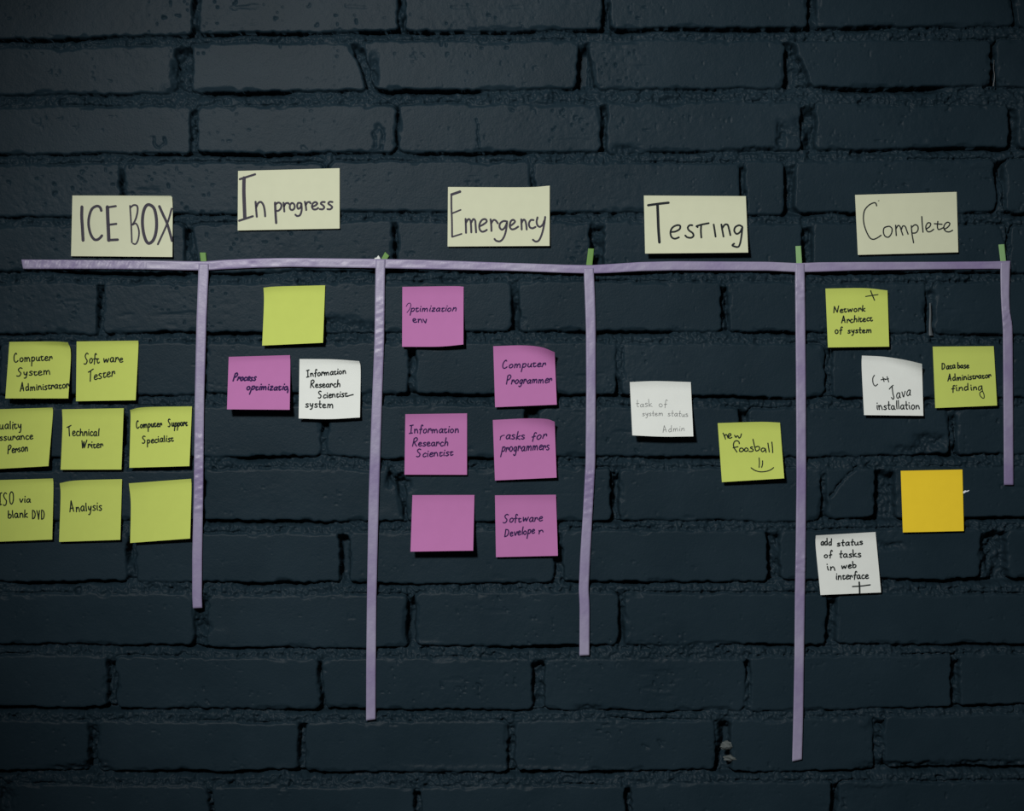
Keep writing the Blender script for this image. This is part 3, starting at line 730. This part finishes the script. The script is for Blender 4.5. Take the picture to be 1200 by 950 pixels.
head('cream card reading Emergency, middle of the five headings', ((525, 219), (644.2, 217.5), (644, 288), (524.5, 288.8)),
     [[([(97, 155), (98, 300), (103, 430), (105, 600)], 17), ([(95, 160), (190, 128)], 24), ([(105, 355), (195, 318)], 15), ([(105, 600), (205, 568)], 15)] +
      [(p, 18) for p in ([(245, 410), (248, 480), (250, 560)], [(250, 450), (275, 415), (295, 430), (302, 480), (305, 555)], [(305, 450), (325, 415), (345, 430), (350, 480), (355, 555)],
       [(390, 490), (430, 470), (465, 440), (450, 415), (415, 425), (390, 470), (392, 520), (415, 545), (445, 540), (468, 525)],
       [(505, 415), (512, 470), (515, 540)], [(512, 460), (535, 425), (560, 430), (582, 460)],
       [(680, 440), (640, 435), (605, 460), (600, 500), (625, 525), (655, 500), (675, 455)], [(678, 440), (665, 540), (640, 610), (605, 645), (565, 640), (545, 620)],
       [(705, 490), (740, 465), (760, 440), (740, 422), (715, 440), (705, 490), (725, 520), (760, 515), (795, 492)],
       [(825, 415), (828, 470), (830, 525)], [(830, 450), (850, 420), (868, 435), (878, 480), (882, 525)],
       [(955, 425), (925, 425), (905, 460), (915, 500), (945, 510), (975, 495)],
       [(995, 395), (985, 440), (995, 480), (1020, 495), (1050, 470), (1065, 430)], [(1075, 390), (1062, 480), (1040, 570), (1010, 635), (975, 648), (945, 628)])]],
     (518, 210), M_MARK, top=((615, 219.3),), lift=(3, 5), curl=0.2)
head('cream card reading Testing, lifting off the wall at its bottom', ((754.5, 229), (874, 229.7), (876.8, 295.8), (756, 297)),
     [[([(100, 182), (200, 168), (318, 155)], 22), ([(200, 175), (205, 300), (210, 430), (220, 570)], 25)] +
      [(p, 17) for p in ([(335, 460), (385, 455), (430, 430), (435, 395), (400, 390), (355, 415), (335, 460), (345, 510), (380, 530), (425, 515)],
       [(565, 390), (535, 390), (515, 415), (530, 445), (565, 470), (575, 500), (550, 520), (510, 515), (488, 495)],
       [(605, 400), (650, 385), (735, 368)], [(655, 390), (652, 450), (657, 520)], [(605, 400), (620, 410)],
       [(785, 380), (795, 440), (805, 510)], [(865, 380), (875, 440), (888, 510)], [(875, 420), (900, 385), (930, 385), (945, 430), (960, 495)],
       [(1085, 405), (1050, 390), (1010, 410), (1000, 450), (1025, 480), (1060, 460), (1085, 410)],
       [(1085, 410), (1075, 500), (1060, 580), (1040, 615), (1000, 610), (980, 598), (1000, 580)])]],
     (748, 220), M_MARKD, lift=(14, 14), curl=0.3)
head('cream card reading Complete in thin pen, rightmost above the tape', ((1002, 228.3), (1121, 224.8), (1123, 295.5), (1005.3, 298.6)),
     [[(p, 12) for p in ([(288, 215), (280, 190), (260, 182), (210, 205), (165, 255), (150, 320), (155, 400), (180, 480), (215, 545), (250, 563), (290, 550), (335, 520)],
       [(400, 430), (365, 445), (358, 490), (375, 530), (410, 540), (440, 505), (448, 455), (425, 430), (400, 430)],
       [(485, 415), (488, 470), (492, 525)], [(488, 455), (510, 420), (530, 430), (545, 475), (560, 520)], [(545, 460), (560, 425), (585, 430), (600, 470), (615, 510)],
       [(648, 420), (655, 500), (672, 600)], [(650, 440), (685, 412), (715, 425), (718, 465), (695, 495), (660, 498)],
       [(757, 325), (762, 400), (770, 490)],
       [(805, 455), (840, 430), (850, 400), (825, 390), (802, 420), (803, 460), (825, 485), (855, 478), (882, 458)],
       [(925, 375), (920, 430), (930, 460), (955, 455), (985, 440)], [(887, 400), (970, 407)],
       [(990, 460), (1030, 435), (1050, 400), (1025, 385), (995, 410), (988, 450), (1010, 480), (1045, 485), (1080, 468)])] + [([(302, 162), (315, 160)], 6)]],
     (995, 217), M_MARKD, lift=(4, 4), curl=0.2)

# ================================================================== tape
def ribbon(name, rails, m, base, label, cat, group, wr_amp=0.35, wr=None, seed=0, closed_end=True, step=2.2):
    """strip of tape: rails = [(ax, ay, bx, by), ...] the two edges at successive stations, in photo px"""
    R = np.array(rails, float)
    cen = (R[:, :2] + R[:, 2:]) / 2
    L = np.concatenate([[0], np.cumsum(np.hypot(*(cen[1:] - cen[:-1]).T))])
    n = max(2, int(L[-1] / step)); ts = np.linspace(0, L[-1], n + 1)
    E = np.stack([np.interp(ts, L, R[:, k]) for k in range(4)], 1)
    ker = np.ones(5) / 5                       # ease the corners between stations
    if n > 12:
        for k in range(4):
            p = np.pad(E[:, k], 2, mode='edge')
            sm_ = np.convolve(p, ker, 'valid'); sm_[:2] = E[:2, k]; sm_[-2:] = E[-2:, k]; E[:, k] = sm_
    rr = np.random.default_rng(seed)
    nw = 6
    ph = rr.random((6,)) * 6.28
    ctrl = rr.random(max(4, int(L[-1] / 9) + 3)) * 2 - 1
    def wob(t, j):
        f_ = t / 9.0; i = int(f_); u = f_ - i; u = u * u * (3 - 2 * u)
        a = ctrl[i] * (1 - u) + ctrl[min(i + 1, len(ctrl) - 1)] * u
        return a * math.cos(j * 1.1 + ph[0] + t * 0.02)
    vs_, fs = [], []
    th = 0.0002
    for side in (0, 1):
        for i in range(n + 1):
            t = ts[i]
            extra = wr(cen[0, 0] + 0, t) if wr else 0.0
            for j in range(nw + 1):
                k = j / nw
                x = E[i, 0] * (1 - k) + E[i, 2] * k; y = E[i, 1] * (1 - k) + E[i, 3] * k
                z = base + wr_amp * (0.5 + 0.5 * wob(t, j)) 
                if extra: z += extra * (0.5 + 0.5 * math.sin(t * 1.15 + 1.7 * j + 2.2 * math.sin(t * .31 + j * .9)))
                vs_.append(W(x, y, z * 0.001 - (0 if side else th)))
    N = (n + 1) * (nw + 1)
    g = lambda s_, i, j: s_ * N + i * (nw + 1) + j
    for i in range(n):
        for j in range(nw):
            fs.append((g(1, i, j), g(1, i, j + 1), g(1, i + 1, j + 1), g(1, i + 1, j)))
            fs.append((g(0, i, j), g(0, i + 1, j), g(0, i + 1, j + 1), g(0, i, j + 1)))
        fs.append((g(0, i, 0), g(1, i, 0), g(1, i + 1, 0), g(0, i + 1, 0)))
        fs.append((g(0, i + 1, nw), g(1, i + 1, nw), g(1, i, nw), g(0, i, nw)))
    for j in range(nw):
        fs.append((g(0, 0, j + 1), g(1, 0, j + 1), g(1, 0, j), g(0, 0, j)))
        fs.append((g(0, n, j), g(1, n, j), g(1, n, j + 1), g(0, n, j + 1)))
    o = mesh_obj(name, vs_, fs, m, origin=W(cen[0, 0], cen[0, 1], base * .001))
    # make the faces point out of the wall
    import bmesh
    bm = bmesh.new(); bm.from_mesh(o.data); bmesh.ops.recalc_face_normals(bm, faces=bm.faces); bm.to_mesh(o.data); bm.free()
    tag(o, label, cat, group)
    return o

GT = 'lilac tape strips of the board'
hz = [(25, 304, 27, 315), (100, 304.5, 100, 315), (170, 305, 170, 315.5), (215, 306, 215, 316.5), (238, 306.3, 238, 316.8), (262, 304.5, 262, 315.3),
      (300, 302.8, 300, 313.5), (340, 302.2, 340, 312.6), (440, 303.2, 440, 314), (500, 304.5, 500, 315.2), (600, 308, 600, 317.3), (660, 310, 660, 319.5), (692, 310.6, 692, 320.3),
      (715, 309.3, 715, 319.6), (750, 307, 750, 317.5), (790, 306, 790, 316.6), (900, 306.7, 900, 317), (936, 308.3, 936, 318.8), (960, 307.3, 960, 318.3), (1000, 307, 1000, 316.8), (1100, 306.7, 1100, 315.5),
      (1160, 306.3, 1160, 315), (1184, 305.5, 1184, 315.3)]
ribbon('tape_strip', hz, M_TAPE, 1.6, 'long lilac tape running horizontally under the headings, wrinkled at its left end', 'tape', GT, 0.5,
       wr=lambda x, t: (1.0 if t < 145 else 0.0), seed=1, step=1.5)
def vert(rows, label, seed, wr=None):
    ribbon('tape_strip', [(a, y, b, y2) for (a, y, b, y2) in rows], M_TAPE, 2.6, label, 'tape', GT, 0.5, wr=wr, seed=seed)
vert([(232.6, 309, 244.3, 309), (232.5, 316, 244.5, 316), (230.3, 375, 241.8, 375), (228.3, 465, 239.2, 465), (227, 580, 238, 580), (225.3, 650, 236.8, 650), (225.3, 700, 236.5, 700), (226, 712.5, 237, 712)],
     'lilac vertical tape dividing ice box from in progress, with small creases', 2, wr=lambda x, t: 1.1 if 200 < t < 290 else 0.0)
vert([(440.3, 304, 451.5, 304), (440, 316, 451, 316), (438.8, 400, 450, 400), (436, 470, 447.5, 470), (432, 580, 444, 580), (430, 700, 441, 700), (429.2, 780, 440.3, 780), (429, 844, 440, 842.5)],
     'lilac vertical tape between the In progress and Emergency columns', 3, wr=lambda x, t: 1.1 if 45 < t < 115 else 0.0)
vert([(684, 314, 695.5, 314), (685.3, 345, 697, 345), (686.7, 385, 698, 385), (687, 460, 698, 460), (686.3, 540, 697.5, 540), (683.2, 600, 694.3, 600), (680, 650, 691.5, 650), (678.3, 690, 689.6, 690), (679.3, 710, 690.8, 710), (679, 768, 690.5, 767.5)],
     'lilac bent vertical tape left of the Testing column', 4, wr=lambda x, t: 1.1 if 240 < t < 290 else 0.0)
vert([(932, 309, 942.6, 309), (931.8, 330, 943, 330), (932.8, 440, 944.2, 440), (933.4, 560, 944.6, 560), (932.5, 640, 944, 640), (931.5, 700, 943, 700), (931, 770, 942, 770), (929.6, 840, 941, 840), (928.3, 892, 939.7, 889.5)],
     'lilac vertical tape left of the Complete column, the longest one', 5, wr=lambda x, t: 1.1 if (18 < t < 40 or 340 < t < 360) else 0.0)
vert([(1172.5, 307, 1184, 306.5), (1172.3, 320, 1183.3, 317), (1173, 350, 1182.7, 350), (1174.3, 372, 1183.5, 366), (1175.3, 386, 1186.3, 380), (1175.4, 402, 1186.6, 402), (1175.8, 460, 1187, 460), (1176.5, 568, 1187.5, 568)],
     'short lilac vertical tape at the right end of the board, folded near its top', 6, wr=lambda x, t: 1.1 if 55 < t < 75 else 0.0)

# green marker strips that peep out above the long tape
GG = 'green marker strips above the tape'
def strip(rails, m, label): 
    ribbon('marker_strip', rails, m, 1.25, label, 'paper strip', GG, 0.15, seed=hash_str(label) % 90, step=1.0)
strip([(234.1, 295.8, 241.1, 295.8), (235, 304.5, 242, 304.5), (235.3, 309, 242.3, 309)], M_GREEN, 'short green strip above the tape right of the ICE BOX card')
strip([(451.3, 295, 456.2, 299.6), (446.4, 304, 451.8, 306.5), (444.5, 308, 450, 310)], M_GREEN, 'slanted green strip above the tape right of the In progress card')
strip([(689.3, 291, 696.2, 291.3), (687, 310, 694.2, 310.5), (687, 314, 694, 314)], M_GREEN, 'dark green strip above the tape left of the Testing card')
strip([(932.2, 288.3, 938.6, 288), (933.2, 308, 940, 308), (933.4, 313, 940, 313)], M_PALEGREEN, 'pale green strip above the tape between the Testing and Complete cards')
strip([(1170, 286.5, 1177, 286), (1172.3, 306, 1179, 306), (1172.8, 311, 1179.5, 311)], M_PALEGREEN, 'pale green strip above the right end of the tape')

def scrap(name, pts, m, base, th, label, cat):
    n = len(pts)
    c = np.mean(np.array(pts, float), 0)
    vs_ = [W(p[0], p[1], (base - th) * .001) for p in pts] + [W(c[0] + (p[0] - c[0]) * .93, c[1] + (p[1] - c[1]) * .93, base * .001) for p in pts]
    fs = [tuple(range(n, 2 * n)), tuple(range(n - 1, -1, -1))] + [(i, (i + 1) % n, n + (i + 1) % n, n + i) for i in range(n)]
    o = mesh_obj(name, vs_, fs, m, smooth=False, origin=W(c[0], c[1], base * .001))
    import bmesh
    bm = bmesh.new(); bm.from_mesh(o.data); bmesh.ops.recalc_face_normals(bm, faces=bm.faces); bm.to_mesh(o.data); bm.free()
    return tag(o, label, cat)
scrap('paper_scrap', [(438.2, 303.5), (439.5, 302), (441.5, 301.6), (443.4, 299), (445, 301.3), (446.3, 303.8), (444, 306), (439, 306)], M_WHITE, 1.2, .3,
      'tiny torn white paper scrap above the tape beside the slanted green strip', 'paper scrap')
scrap('paint_fleck', [(1127.5, 577.8), (1128.5, 575.8), (1131, 574.3), (1132.8, 575), (1135.5, 574), (1136.3, 574.4), (1134.5, 576), (1132, 576.3), (1130.5, 577.6), (1128.3, 578.4)], M_FLECK, .5, .9,
      'small white paint fleck on the wall right of the orange note', 'paint fleck')

# mortar crumbs lodged in the joint near the bottom, and drips of paler paint in two joints
def crumb(cx, cy, rx, ry, depth, seed, label):
    import bmesh
    bm = bmesh.new(); bmesh.ops.create_icosphere(bm, subdivisions=3, radius=1)
    rr = random.Random(seed); off = [Vector((rr.uniform(-1, 1), rr.uniform(-1, 1), rr.uniform(-1, 1))).normalized() for _ in range(14)]
    from mathutils import noise as mn
    for v in bm.verts:
        p = v.co.copy()
        k = 1 + 0.35 * mn.noise(p * 1.6 + off[0] * 9) + 0.2 * mn.noise(p * 4 + off[1] * 9)
        for q in off:                       # flat broken facets
            dq = p.dot(q)
            if dq > 0.82: k *= 0.82 / dq
        v.co = Vector((p.x * rx * S * k, p.y * 0.005 * k, p.z * ry * S * k))
    me_ = bpy.data.meshes.new('mortar_crumb'); bm.to_mesh(me_); bm.free(); me_.materials.append(M_CRUMB)
    o = bpy.data.objects.new('mortar_crumb', me_); COL.objects.link(o)
    o.location = W(cx, cy, -depth)
    tag(o, label, 'mortar crumb', 'mortar crumbs lodged in the joint')
crumb(852, 873, 9, 5.5, 0.006, 3, 'upper grey mortar crumb lodged in the open joint near the wall bottom')
crumb(857, 888, 10, 4, 0.005, 8, 'lower grey mortar crumb lodged in the open joint near the wall bottom')

def drip(pts, w, lift):
    vs_, fs = [], []
    P = catmull(pts, 4); n = len(P); m_ = 6
    for i, p in enumerate(P):
        ww = w * (0.45 + 0.55 * (i / (n - 1)) ** 2)
        for j in range(m_):
            a = math.pi * j / (m_ - 1)
            vs_.append(W(p[0] + math.cos(a) * ww, p[1], lift + 0.0012 * math.sin(a) - .0004) - wall.location)
    for i in range(n - 1):
        for j in range(m_ - 1):
            k = i * m_ + j; fs.append((k, k + 1, k + m_ + 1, k + m_))
    o = mesh_obj('paint_drip', vs_, fs, M_DRIP, parent=wall)
    o['label'] = 'paler grey paint drip in a joint'
drip([(1090, 355), (1090.3, 368), (1090, 380), (1090.3, 388), (1091, 393)], 2.6, -0.0022)
drip([(1165, 70), (1164.5, 80), (1165.5, 90), (1164, 101)], 0.9, -0.004)
